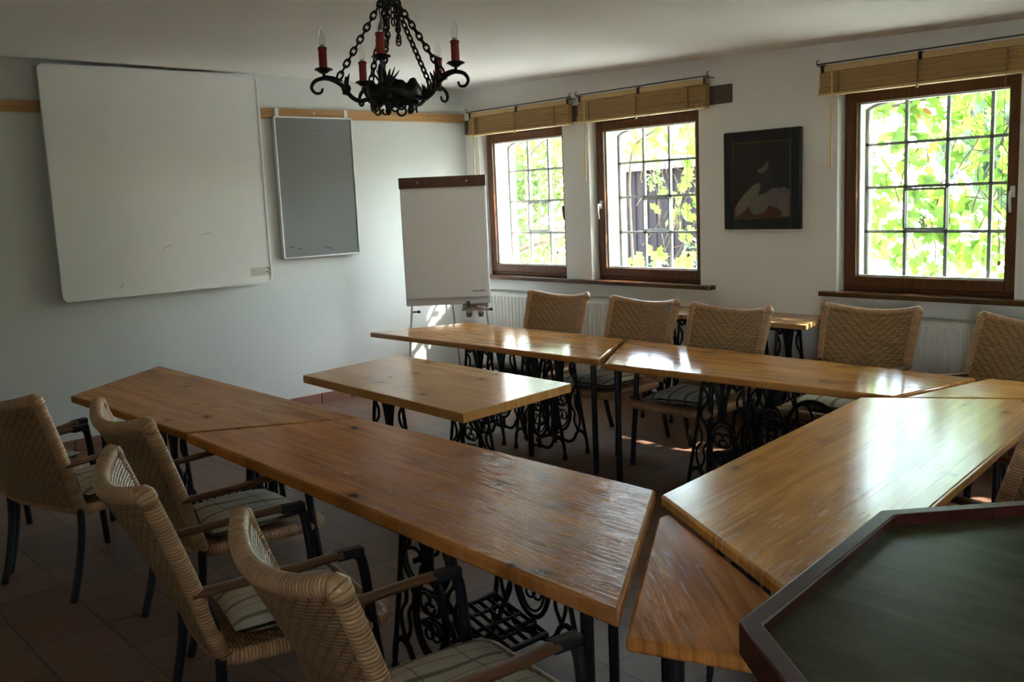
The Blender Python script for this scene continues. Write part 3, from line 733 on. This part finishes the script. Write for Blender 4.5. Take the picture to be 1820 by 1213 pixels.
def treadle(root, cx, cy_, ztop, gap=.56, wheel=None, pedal=True, rz=0.0):
    """two cast side frames (spanning local y), pedal, flywheel and rails; axis along local x"""
    def add(mb, name, mat='iron', sm=True, loc=(0, 0, 0)):
        o = mb.build(name, mat, root, sm)
        o.location = Vector((cx, cy_, 0))+Matrix.Rotation(rz, 3, 'Z') @ Vector(loc); o.rotation_euler = (0, 0, rz); return o
    fm_ = frame_mesh(ztop)
    a = add(fm_, 'side_frame', loc=(-gap/2, 0, 0))
    c = a.copy(); COL.objects.link(c); c.location = Vector((cx, cy_, 0))+Matrix.Rotation(rz, 3, 'Z') @ Vector((gap/2, 0, 0))
    for yy, z in ((.13, ztop-.01), (-.13, ztop-.01), (0, .12)): add(MB().tube([(-gap/2, yy, z), (gap/2, yy, z)], .011, 6), 'rail')
    r = MB(); r.tube(crv([(-gap/2, -.05, .45), (-gap/4, -.03, .22), (0, 0, .13), (gap/4, .03, .22), (gap/2, .05, .45)], 6), .010, 6)
    add(r, 'cross_brace')
    if pedal:
        p = MB(); w, d = gap/2-.07, .15
        for yy in (-d, d): p.tube([(-w, yy, .17+yy*.25), (w, yy, .17+yy*.25)], .013, 6)
        for k in range(9): x = -w+2*w*k/8; p.tube([(x, -d, .17-d*.25), (x, d, .17+d*.25)], .009, 5)
        for k in range(3): yy = -.08+.08*k; p.tube([(-w, yy, .17+yy*.25), (w, yy, .17+yy*.25)], .008, 5)
        add(p, 'pedal')
    if wheel:
        wx, wy, wz, R_ = wheel; m = MB()
        m.tube([(0, R_*cos(2*pi*k/32), R_*sin(2*pi*k/32)) for k in range(32)], .013, 8, True)
        m.tube([(0, .03*cos(2*pi*k/12), .03*sin(2*pi*k/12)) for k in range(12)], .014, 6, True)
        for k in range(5):
            a_ = 2*pi*k/5; m.tube(crv([(0, .03*cos(a_), .03*sin(a_)), (0, R_*.5*cos(a_+.25), R_*.5*sin(a_+.25)), (0, R_*cos(a_), R_*sin(a_))], 4), .008, 6)
        m.tube([(-.06, 0, 0), (.06, 0, 0)], .012, 8)
        add(m, 'flywheel', loc=(wx, wy, wz))

def table(name, label, quad, mat, z=.75, th=.042, bev=.010, group=None, cat='table', lx=None):
    """quad: near/far corners on plan; local y runs along the long edge. Returns root and a world->local function"""
    c = sum((Vector((*p, 0)) for p in quad), Vector())/len(quad)
    d = Vector(lx) if lx else Vector((quad[1][0]-quad[0][0], quad[1][1]-quad[0][1])).normalized()
    rz = atan2(d[1], d[0])-pi/2
    root = thing(name, label, cat, (c.x, c.y, 0), rz, group)
    inv = Matrix.Rotation(-rz, 3, 'Z')
    def L(x, y, zz=0.0): return inv @ (Vector((x, y, zz))-Vector((c.x, c.y, 0)))
    poly = [L(*p) for p in quad]
    MB().prism([(p.x, p.y) for p in poly], z-th, z).build('tabletop', mat, root, bevel=bev)
    return root, L, rz
def legs(root, L, pts, z, mat='steel', r=.019):
    for x, y in pts:
        p = L(x, y)
        MB().tube([(p.x, p.y, 0), (p.x, p.y, z)], r, 10).build('leg', mat, root, 'auto')

GT = 'pine tables of the meeting arrangement'
# window row: far table
t, L, rz = table('pine_table', 'long glossy pine table in the window row, end nearest the flip chart', [(-1.868, -3.515), (-1.966, -1.046), (-1.137, -1.291), (-1.108, -3.05)], 'pineW', group=GT)
for cyw in (-2.85, -2.22): p = L(-1.68, cyw); treadle(t, p.x, p.y, .70, .22, rz=-rz, pedal=False)
legs(t, L, [(-1.862, -2.84), (-1.88, -3.595+.12)], .71)
t, L, rz = table('pine_table', 'glossy pine table in the window row, mirroring the bright middle window', [(-1.816, -5.432), (-1.945, -3.635), (-1.119, -3.085), (-1.158, -5.555)], 'pineW', group=GT)
p = L(-1.54, -4.40); treadle(t, p.x, p.y, .70, .5, rz=-rz, wheel=(.05, -.40, .42, .16))
legs(t, L, [(-1.903, -3.70)], .71)
# corner wedge at the window end
t, L, rz = table('wedge_table', 'small pine wedge table filling the corner at the window end', [(-1.80, -5.475), (-1.12, -5.60), (-1.10, -5.76), (-1.42, -6.0), (-1.50, -5.905)], 'pineX', z=.748, th=.035, group=GT, lx=(0, 1))
legs(t, L, [(-1.24, -5.73), (-1.42, -5.88), (-1.6, -5.56)], .71)
# cross table
t, L, rz = table('pine_table', 'wide trapezoid pine table across the end, reflecting the vine window', [(-1.926, -5.315), (-3.745, -5.562), (-4.215, -6.425), (-1.44, -6.045)], 'pineX', group=GT)
p = L(-3.35, -5.92); treadle(t, p.x, p.y, .70, .56, rz=0)
legs(t, L, [(-3.85, -6.2), (-1.75, -5.9)], .71)
# near corner wedge
t, L, rz = table('wedge_table', 'worn pine wedge table in the near corner of the arrangement', [(-3.875, -5.655), (-4.60, -6.155), (-4.36, -6.74), (-4.275, -6.50), (-3.812, -5.655)], 'pineG', z=.722, th=.038, group=GT, lx=(.62, .78))
legs(t, L, [(-4.46, -6.2), (-4.33, -6.52), (-3.92, -5.72)], .685)
# left row
t, L, rz = table('pine_table', 'matt brown pine table at the far end of the left row', [(-4.470, -3.262), (-4.531, -1.774), (-3.752, -1.143), (-3.749, -3.655)], 'pineL', group=GT)
p = L(-4.08, -2.75); treadle(t, p.x, p.y, .70, .5, rz=-rz)
legs(t, L, [(-3.84, -1.5), (-4.42, -1.95)], .71)
t, L, rz = table('pine_table', 'nearest long pine table, varnish worn pale at its near end', [(-4.545, -6.085), (-4.470, -3.28), (-3.749, -3.672), (-3.715, -5.515)], 'pineN', th=.05, group=GT)
p = L(-4.06, -4.95); treadle(t, p.x, p.y, .69, .5, rz=-rz, wheel=(.0, .36, .36, .15))
legs(t, L, [(-4.42, -5.85), (-3.83, -5.4)], .70)
# centre table
t, L, rz = table('pine_table', 'pale pine table standing alone inside the arrangement', [(-3.382, -4.022), (-3.323, -2.353), (-2.505, -2.221), (-2.522, -3.915)], 'pineC', th=.05, bev=.004, group=GT)
p = L(-2.9, -3.1); treadle(t, p.x, p.y, .69, .6, rz=-rz, wheel=(-.22, .02, .30, .15))
# side table against the wall
t, L, rz = table('side_table', 'light pine side table against the wall under the picture', [(-.50, -4.155), (-.44, -2.52), (-.018, -2.50), (-.018, -4.01)], 'pineS', z=.852, th=.036, bev=.004)
p = L(-.26, -3.72); treadle(t, p.x, p.y, .80, .3, rz=pi/2, pedal=False)
p = L(-.26, -2.85); treadle(t, p.x, p.y, .80, .3, rz=pi/2, pedal=False)

# ------------------------------------------------------------------ rattan armchairs
def chair_proto():
    root = thing('rattan_armchair', '', 'chair')
    t0, tz = .43, .555
    def bp(s, t, off=0.0):
        hw_ = .268+.036*t
        z = t0+t*(tz-.035+.045*s*s)
        y = -.255-.15*t-.03*t*t-(1-s*s)*(.018+.055*t)
        # approximate outward normal is -y, tilted
        return Vector((s*hw_, y+off, z+off*.25))
    bk_ = MB()
    bk_.grid(lambda a, b_: (bp(-1+2*a, b_, -.022), ((-1+2*a)*.29, b_*.6)), 18, 14)
    bk_.build('backrest', 'rattan', root, True)
    bi = MB()
    bi.grid(lambda a, b_: (bp(-1+2*a, b_, .022), ((-1+2*a)*.29, b_*.6)), 18, 14, True)
    bi.build('backrest_face', 'rattan_in', root, True)
    path = [bp(-1, k/12) for k in range(12)]+[bp(-1, .975)+Vector((.006, 0, .006))]+[bp(-.96+1.92*k/16, 1) for k in range(17)]+[bp(1, .975)+Vector((-.006, 0, .006))]+[bp(1, 1-k/12) for k in range(1, 13)]
    rm = MB().tube(path, .027, 12).build('back_rim', 'rim', root, True)
    for s in (-1, 1): MB().tube([bp(s*.93, 1), bp(s*.965, .998), bp(s*.99, .985), bp(s, .96), bp(s, .93)], [.025, .030, .032, .030, .025], 12).build('corner_wrap', 'rim', rm, True)
    MB().tube([bp(-1+2*k/10, 0) for k in range(11)], .026, 10).build('bottom_rim', 'rim', root, True)
    # seat: rounded slab
    sp = roundrect(.285, .265, .06, 4); se = MB()
    pts = [(p[0]*(1-.06*(p[1] < 0)), p[1]+.02) for p in sp]
    se.grid(lambda a, b_: (((a-.5)*.55, (b_-.5)*.50+.02, .432-.012*sin(pi*a)*sin(pi*b_)), (a*.55, b_*.5)), 10, 10)
    se.grid(lambda a, b_: (((a-.5)*.55, (b_-.5)*.50+.02, .395), (a*.55, b_*.5)), 4, 4, True)
    se.build('seat', 'rattan_in', root, True)
    MB().tube([(p[0], p[1], .414) for p in pts], .026, 10, True).build('seat_rim', 'rim', root, True)
    for s in (-1, 1):
        MB().tube(crv([(s*.30, .27, 0), (s*.297, .255, .2), (s*.293, .232, .42), (s*.292, .215, .60), (s*.292, .20, .655), (s*.292, .17, .672)], 5), .0175, 10).build('leg', 'legs', root, True)
        MB().tube(crv([(s*.27, -.345, 0), (s*.272, -.30, .15), (s*.275, -.265, .34), (s*.278, -.27, .52), (s*.285, -.31, .655)], 5), .0175, 10).build('leg', 'legs', root, True)
        am = MB().tube(crv([(s*.288, -.33, .655), (s*.296, -.2, .66), (s*.302, 0, .668), (s*.297, .14, .675)], 6), .026, 10, flat=.5)
        am.build('armrest', 'arm', root, True)
        MB().box(s*.292-.022, s*.292+.022, .12, .215, .655, .688).build('arm_cap', 'legs', root, bevel=.008)
    MB().tube(crv([(-.292, .22, .46), (-.27, .222, .405), (-.2, .225, .385), (0, .225, .382), (.2, .225, .385), (.27, .222, .405), (.292, .22, .46)], 4), .013, 8).build('seat_rail', 'legs', root, True)
    return root
def cushion_proto():
    def f(sg):
        def g(a, b_):
            x, y = (a-.5)*2, (b_-.5)*2
            e = max(0, (1-x**4)*(1-y**4))
            k = 1-.05*(x*x+y*y)*.5+.06*(abs(x*y)**2)
            return (x*.215*k, y*.215*k, .034+sg*(.006+.034*e**.6)+.006*sin(7*x+3*y)*e), (a*.43, b_*.43)
        return g
    m = MB(); m.grid(f(1), 14, 14); m.grid(f(-1), 14, 14, True)
    return m
chair0 = None; cush0 = None
def place_chair(x, y, deg, label, clabel, cz_=0.0, cdx=0.0, cdy=0.02, crz=0.0, group='rattan armchairs round the tables'):
    global chair0, cush0
    rz = radians(deg)-pi/2
    if chair0 is None: chair0 = chair_proto(); c = chair0
    else: c = copy_tree(chair0)
    c.location = (x, y, 0); c.rotation_euler = (0, 0, rz); tag(c, label, 'chair', group)
    if clabel:
        if cush0 is None: cush0 = cushion_proto().build('seat_cushion', 'plaid', None, True); q = cush0
        else: q = cush0.copy(); COL.objects.link(q)
        o = Matrix.Rotation(rz, 3, 'Z') @ Vector((cdx, cdy, 0))
        q.location = (x+o.x, y+o.y, .436+cz_); q.rotation_euler = (0, 0, rz+crz); tag(q, clabel, 'cushion', 'striped seat cushions')
    return c
place_chair(-1.17, -2.05, 185, 'rattan armchair behind the window row, nearest the flip chart', 'pale striped cushion on the window chair nearest the flip chart')
place_chair(-1.22, -2.99, 182, 'second rattan armchair from the flip chart, behind the window row', 'plump striped cushion on the second window chair from the flip chart', cdx=.02)
place_chair(-1.30, -3.815, 182, 'third window-row rattan armchair, before the left end of the side table', 'striped cushion on the chair before the side table', crz=.15)
place_chair(-.90, -4.63, 184, 'rattan armchair before the right radiator, just right of the side table', 'striped cushion on the window chair right of the side table')
place_chair(-1.02, -5.43, 158, 'rattan armchair at the right frame edge below the right window', None)
place_chair(-4.74, -2.68, 18, 'rattan armchair by the left frame edge, seat and far arm showing', 'dark-striped cushion on the chair by the left frame edge', cdx=.04)
place_chair(-4.47, -3.73, -2, 'rattan armchair at the joint of the two left-row tables', 'checked cushion on the chair at the left-row table joint', cdx=.03)
place_chair(-4.79, -4.72, -11, 'tall rattan armchair left of the foremost one, back to the viewer', 'plaid cushion on the chair left of the foremost one')
place_chair(-4.775, -5.68, -7, 'foremost rattan armchair, its wrapped top edge lit from the right', 'cushion with thin red stripes on the foremost chair')
place_chair(-4.90, -2.00, 26, 'rattan armchair cut off by the left frame edge', 'striped cushion on the chair cut off at left')
place_chair(-2.60, -6.05, 88, 'cushionless rattan armchair at the outer side of the cross table, beside the octagonal table', None)

# ------------------------------------------------------------------ octagonal table in the near right corner
oc = thing('octagonal_table', 'dark octagonal table with raised red-brown rim in the lower right corner', 'table')
S_ = .84; ap = S_*(1+sqrt(2))/2; Rc = S_/(2*sin(pi/8))
ZO = .90
corner = Vector((-3.822, -6.40)); e1 = radians(188.2)     # first edge runs from the corner in this direction; room of the table lies to its left
ctr = corner+Vector((cos(e1), sin(e1)))*S_/2+Vector((cos(e1+pi/2), sin(e1+pi/2)))*ap
oc.location = (ctr.x, ctr.y, 0)
a0 = atan2(corner.y-ctr.y, corner.x-ctr.x)
octo = lambda R_: [(R_*cos(a0+k*pi/4), R_*sin(a0+k*pi/4)) for k in range(8)]
MB().prism(octo(Rc-.02), ZO-.065, ZO-.03).build('tabletop', 'octtop', oc)
o1, o2 = octo(Rc), octo(Rc-.05); m = MB()
vv = [(*p, ZO-.075) for p in o1]+[(*p, ZO) for p in o1]+[(*p, ZO-.075) for p in o2]+[(*p, ZO) for p in o2]; ff = []
for k in range(8):
    j = (k+1) % 8; ff += [(k, j, 8+j, 8+k), (16+j, 16+k, 24+k, 24+j), (8+k, 8+j, 24+j, 24+k), (j, k, 16+k, 16+j)]
m.add(vv, ff).build('rim', 'octrim', oc, bevel=.006)
MB().lathe([(.32, 0), (.32, .05), (.12, .12), (.09, .4), (.12, .75), (.3, ZO-.065)], (0, 0, 0), 24).build('pedestal', 'octrim', oc, 'auto')

# ------------------------------------------------------------------ chandelier
CX, CY = -3.472, -3.726
ch = thing('chandelier', 'black wrought-iron chandelier with five red candle lamps', 'chandelier', (CX, CY, 2.325))
toc = atan2(-7.627-CY, -6.222-CX)
angs = [toc+radians(-8.5+72*k) for k in range(5)]
zc_ = cz(CX, CY)-2.325
# ring body: hammered band with a wavy crest and scroll fringe
rb = MB()
for rad, dz0, dz1 in ((.118, -.055, .035), (.128, -.04, .012)):
    n = 60; vv = []; ff = []
    for k in range(n):
        a = 2*pi*k/n; w_ = .014*sin(5*a+.6)+.006*sin(13*a)
        for rr, z in ((rad, dz0+.5*w_), (rad+.006*sin(9*a), dz1+w_), (rad-.012, dz1+w_), (rad-.012, dz0+.5*w_)): vv.append((rr*cos(a), rr*sin(a), z))
    for k in range(n):
        j = (k+1) % n
        for q in range(4): q2 = (q+1) % 4; ff.append((4*k+q, 4*j+q, 4*j+q2, 4*k+q2))
    rb.add(vv, ff)
rb.build('ring', 'iron', ch, True)
sc2 = MB()
for k in range(10):
    a = toc+2*pi*(k+.5)/10; c_, s_ = cos(a), sin(a); tx_, ty_ = -s_, c_
    def RP(u, z, rr=.105): return (rr*c_+tx_*u, rr*s_+ty_*u, z)
    if k % 2 == 0:
        sc2.tube([RP(q[0], q[1]) for q in spiral(0, -.105, .026, .020, 60, 400, 18)], .0055, 6)
        sc2.tube([RP(q[0], q[1]) for q in spiral(.034, -.085, .020, .012, 160, 470, 14)], .005, 6)
    else:
        sc2.tube(crv([RP(-.02, -.06), RP(-.01, -.09), RP(.012, -.12), RP(.03, -.11), RP(.025, -.09)], 5), .0055, 6)
        sc2.ball(RP(0, -.10, .1), .016, 8, 6, (1, 1, 1.6))
o_sf = sc2.build('scroll_fringe', 'iron', ch, True); o_sf.location.z = .012; o_sf.scale.z = .92
for a in angs:
    c_, s_ = cos(a), sin(a)
    def AP(r_, z, u=0.0): return (r_*c_-u*s_, r_*s_+u*c_, z)
    ar = MB()
    ar.tube(crv([AP(.11, -.035), AP(.165, -.05), AP(.205, -.03), AP(.235, .01), AP(.27, .038), AP(.315, .055), AP(.355, .05), AP(.38, .034), AP(.39, .008), AP(.373, -.014), AP(.348, -.012), AP(.338, .008)], 6),
            [.0105]*30+[.0105-.005*k/36 for k in range(37)], 8)
    ar.tube([AP(.33, .055), AP(.33, .082)], .007, 6)
    ar.tube([AP(.245, .045), AP(.285, .06), AP(.325, .066)], .005, 6)
    ao = ar.build('arm', 'iron', ch, True)
    lf = MB()                                    # acanthus leaf clump on the arm
    for k in range(7):
        u = (k-3)*.012; lf.tube(crv([AP(.215+.004*k, -.02, u*.3), AP(.23, .015, u), AP(.225-.01*(k % 2), .05+.01*(k % 3), u*1.8)], 4), [.012, .012, .011, .010, .009, .008, .007, .005, .002], 6, flat=.6)
    lf.ball(AP(.228, .008), .024, 8, 6); lf.build('leaf_ornament', 'iron', ao, True)
    MB().lathe([(.001, .078), (.016, .078), (.036, .092), (.046, .094), (.040, .1), (.018, .1), (.001, .098)], AP(.33, 0), 8).build('drip_pan', 'iron', ao, 'auto')
    cs = MB().lathe([(.001, .098), (.0195, .098), (.0195, .185), (.022, .188), (.022, .193), (.001, .193)], AP(.33, 0), 16).build('candle_sleeve', 'red', ch, 'auto')
    MB().lathe([(.001, .193), (.0215, .193), (.0215, .198), (.001, .199)], AP(.33, 0), 12).build('sleeve_cap', 'blackp', cs, 'auto')
    bl = MB().lathe([(.012, .208), (.0165, .222), (.0185, .238), (.0165, .256), (.010, .276), (.004, .289), (.001, .291)], AP(.33, 0), 16).build('bulb', 'bulb', ch, True)
    MB().lathe([(.001, .198), (.012, .198), (.0125, .209), (.001, .211)], AP(.33, 0), 12).build('bulb_cap', 'brass', bl, 'auto')
    # chain from arm to ceiling hook
    p0 = Vector(AP(.262, .055)); p1 = Vector((.035*c_, .035*s_, zc_-.055)); n = 13; cn = MB(); d = (p1-p0)/n; dn = d.normalized()
    sd = Vector((-s_, c_, 0)); nn = dn.cross(sd)
    for k in range(n):
        o = p0+d*(k+.5); side = sd if k % 2 else nn
        lk = [o+dn*(.0225*cos(2*pi*q/14))+side*(.0125*sin(2*pi*q/14)) for q in range(14)]
        cn.tube(lk, .0050, 6, True)
    cn.build('chain', 'iron', ch, True)
for a, ln in ((toc+.9, 7), (toc-.35, 7), (toc-1.1, 5), (toc+2.2, 6), (toc+.3, 4)):
    dn_ = MB()
    for k in range(ln):
        o = Vector((.045*cos(a), .045*sin(a), zc_-.075-k*.030)); side = Vector((cos(a+k*pi/2+.5), sin(a+k*pi/2+.5), 0))
        dn_.tube([o+Vector((0, 0, .0185*cos(2*pi*q/14)))+side*(.011*sin(2*pi*q/14)) for q in range(14)], .0038, 6, True)
    dn_.build('loose_chain', 'iron', ch, True)
hk = MB().lathe([(.012, -.075), (.05, -.06), (.055, -.05), (.03, -.035), (.014, -.03), (.014, -.012), (.06, -.004), (.06, .006)], (0, 0, zc_), 16)
hk.build('ceiling_hook', 'iron', ch, 'auto')

ch.rotation_mode = 'QUATERNION'; ch.rotation_quaternion = Matrix.Rotation(radians(-3.5), 3, Vector((.745, -.666, 0))).to_quaternion()   # hangs slightly askew
# ------------------------------------------------------------------ garden outside the windows
struct(MB().box(.5, 60, -40, 40, -.35, -.3).box(-60, XL-.31, -40, 40, -.35, -.3).build('ground', 'gravel'), 'pale sunlit gravel yard outside the windows', 'ground')
LEAF = [(0, -.05), (.35, -.42), (.62, -.18), (.95, .10), (.60, .32), (.62, .72), (.26, .62), (0, 1.0), (-.26, .62), (-.62, .72), (-.60, .32), (-.95, .10), (-.62, -.18), (-.35, -.42)]
def leaf(m, p, nrm, size, lobed=True):
    nrm = nrm.normalized(); t = nrm.orthogonal().normalized(); b2 = nrm.cross(t)
    a = random.uniform(0, 2*pi); t, b2 = t*cos(a)+b2*sin(a), b2*cos(a)-t*sin(a)
    pts = LEAF if lobed else [(0, -1), (.45, -.3), (.5, .2), (0, 1), (-.5, .2), (-.45, -.3)]
    vv = [p+t*(q[0]*size)+b2*(q[1]*size)+nrm*(size*.18*(abs(q[0])-.4)) for q in pts]
    m.add([p+nrm*(-size*.05)]+vv, [(0, k+1, (k+1) % len(pts)+1) for k in range(len(pts))])
def vine(i, label, n, dens):
    oa, ob = OUT[i]; r = thing('grape_vine', label, 'vine', (.9, (oa+ob)/2, -.3), 0, 'grape vines outside the windows')
    YR = ((-.05, 1.0), (-.35, 1.0), (-1.0, 1.15), (-.62, .62))[i]; rv = random.Random(40+i); st = random.getstate(); random.seed(40+i)
    m = MB(); mr = MB(); cnt = 0
    while cnt < n:
        y = rv.uniform(*YR); z = rv.uniform(.95, 2.95); x = rv.uniform(-.28, .35)
        if not dens(y, z): continue
        # leaf faces hang roughly towards the light
        nn = Vector((rv.gauss(.7, .5), rv.gauss(-.2, .5), rv.gauss(.45, .45)))
        leaf(mr if rv.random() < .05 and z > 2.3 else m, Vector((x, y, z+.3)), nn, rv.uniform(.05, .105)); cnt += 1
    m.build('foliage', 'vine', r); mr.build('turning_leaves', 'vine_red', r)
    s = MB()
    s.tube(crv([(.1, YR[1]-.02, 0), (.12, YR[1], 1.2), (.05, YR[1]-.04, 2.3), (.0, YR[1]-.3, 2.62), (.02, YR[0]+.3, 2.75), (0, YR[0], 2.7)], 6), .013, 6)
    for k in range(16):
        y0 = rv.uniform(YR[0]+.3, YR[1]-.3); z0 = rv.uniform(2.25, 2.75); x0 = rv.uniform(-.15, .15)
        s.tube(crv([(x0, y0, z0), (x0+.05, y0+rv.uniform(-.2, .2), z0-rv.uniform(.05, .35)), (x0+rv.uniform(-.1, .1), y0+rv.uniform(-.3, .3), z0-rv.uniform(.3, .9)), (x0, y0+rv.uniform(-.3, .3), z0-rv.uniform(.4, 1.3))], 5), .0042, 5)
    s.build('stem', 'bark', r, True)
    for k in range(4):
        y0 = rv.uniform(YR[0]+.3, YR[1]-.2); z0 = rv.uniform(1.5, 2.3); g = MB()
        for q in range(34): g.ball((rv.gauss(-.1, .02), y0+rv.gauss(0, .022)*(1-q/50), z0+.3-q*.0045), .011, 6, 4)
        g.build('grape_bunch', 'grape', r, True)
    random.setstate(st)
vine(0, 'thin vine shoots before the far window beside the flip chart', 90, lambda y, z: z > 2.15)
vine(1, 'grape vine over the right half of the middle window', 330, lambda y, z: z > 2.2 or y < .45 or z < 1.2)
vine(2, 'dense grape vine with bunches, covering the right window', 1050, lambda y, z: True)
vine(3, 'grape vine beyond the right frame edge', 520, lambda y, z: True)
# garden shed seen through the middle window
sd = thing('garden_shed', 'dark boarded shed seen through the middle window', 'shed', (7.2, 2.3, -.3), radians(-20))
b_ = MB(); y = -1.9
while y < 1.9: b_.box(-.9+.012*((int(y*37)) % 2), -.86, y, y+.135, 0, 2.5); y += .14
b_.box(-.86, 1.2, -1.9, 1.9, 0, 2.5).build('board_wall', 'boards', sd)
MB().prism([(-1.15, 2.45), (1.4, 2.75), (1.4, 2.85), (-1.15, 2.55)], -2.1, 2.1, 'y').build('roof', 'roofm', sd)
def tree(name, label, x, y, z0, r, n, mat, ls, cat='tree', trunk=True, squash=1.0, group='trees and bushes in the garden'):
    t_ = thing(name, label, cat, (x, y, -.3), 0, group); m = MB(); rv = random.Random(int(x*31+y*17))
    cl = [(Vector((rv.gauss(0, .45), rv.gauss(0, .45), rv.gauss(0, .4)*squash))*r, r*rv.uniform(.25, .45)) for _ in range(18)]
    for k in range(n):
        c, q = rv.choice(cl); d = Vector((rv.gauss(0, 1), rv.gauss(0, 1), rv.gauss(0, 1))).normalized()*q*rv.uniform(.5, 1)
        leaf(m, c+d+Vector((0, 0, z0+.3)), Vector((rv.gauss(0, 1), rv.gauss(0, 1), rv.gauss(.6, .8))), ls*rv.uniform(.6, 1.2), False)
    m.build('foliage', mat, t_)
    if trunk:
        s = MB(); s.tube(crv([(0, 0, 0), (.1, .05, z0*.4), (0, .1, z0)], 4), .09, 8)
        for k in range(6): a = rv.uniform(0, 6.28); s.tube([(0, .1, z0*.8), (r*.6*cos(a), r*.6*sin(a), z0+r*.5*rv.uniform(-.3, .8))], .03, 6)
        s.build('trunk', 'bark', t_, True)
tree('young_maple', 'bright green tree filling the far window', 3.6, 3.4, 1.55, 1.75, 4200, 'leaf', .085)
tree('garden_tree', 'leafy tree behind the shed, middle window', 13.5, 8.2, 2.6, 2.2, 1600, 'leaf', .12)
tree('garden_bush', 'bluish green bush before the shed wall', 4.6, .9, .3, .7, 700, 'leafd', .05, 'bush', False)
tree('garden_bush', 'dark green bush behind the vine of the right window', 4.6, -.6, .5, .7, 700, 'leafd', .07, 'bush', False)
for x_, y_, lab in ((5.9, -4.4, 'added tree out of view right of the vine window, blocking sky light'), (6.3, -9.6, 'second added tree out of view, blocking sky light'), (6.6, -15.0, 'third added tree out of view, blocking sky light')):
    tree('garden_tree', lab, x_, y_, 1.9, 1.75, 3600, 'leafd', .16)  # unseen trees, added to keep direct sky light off the left wall
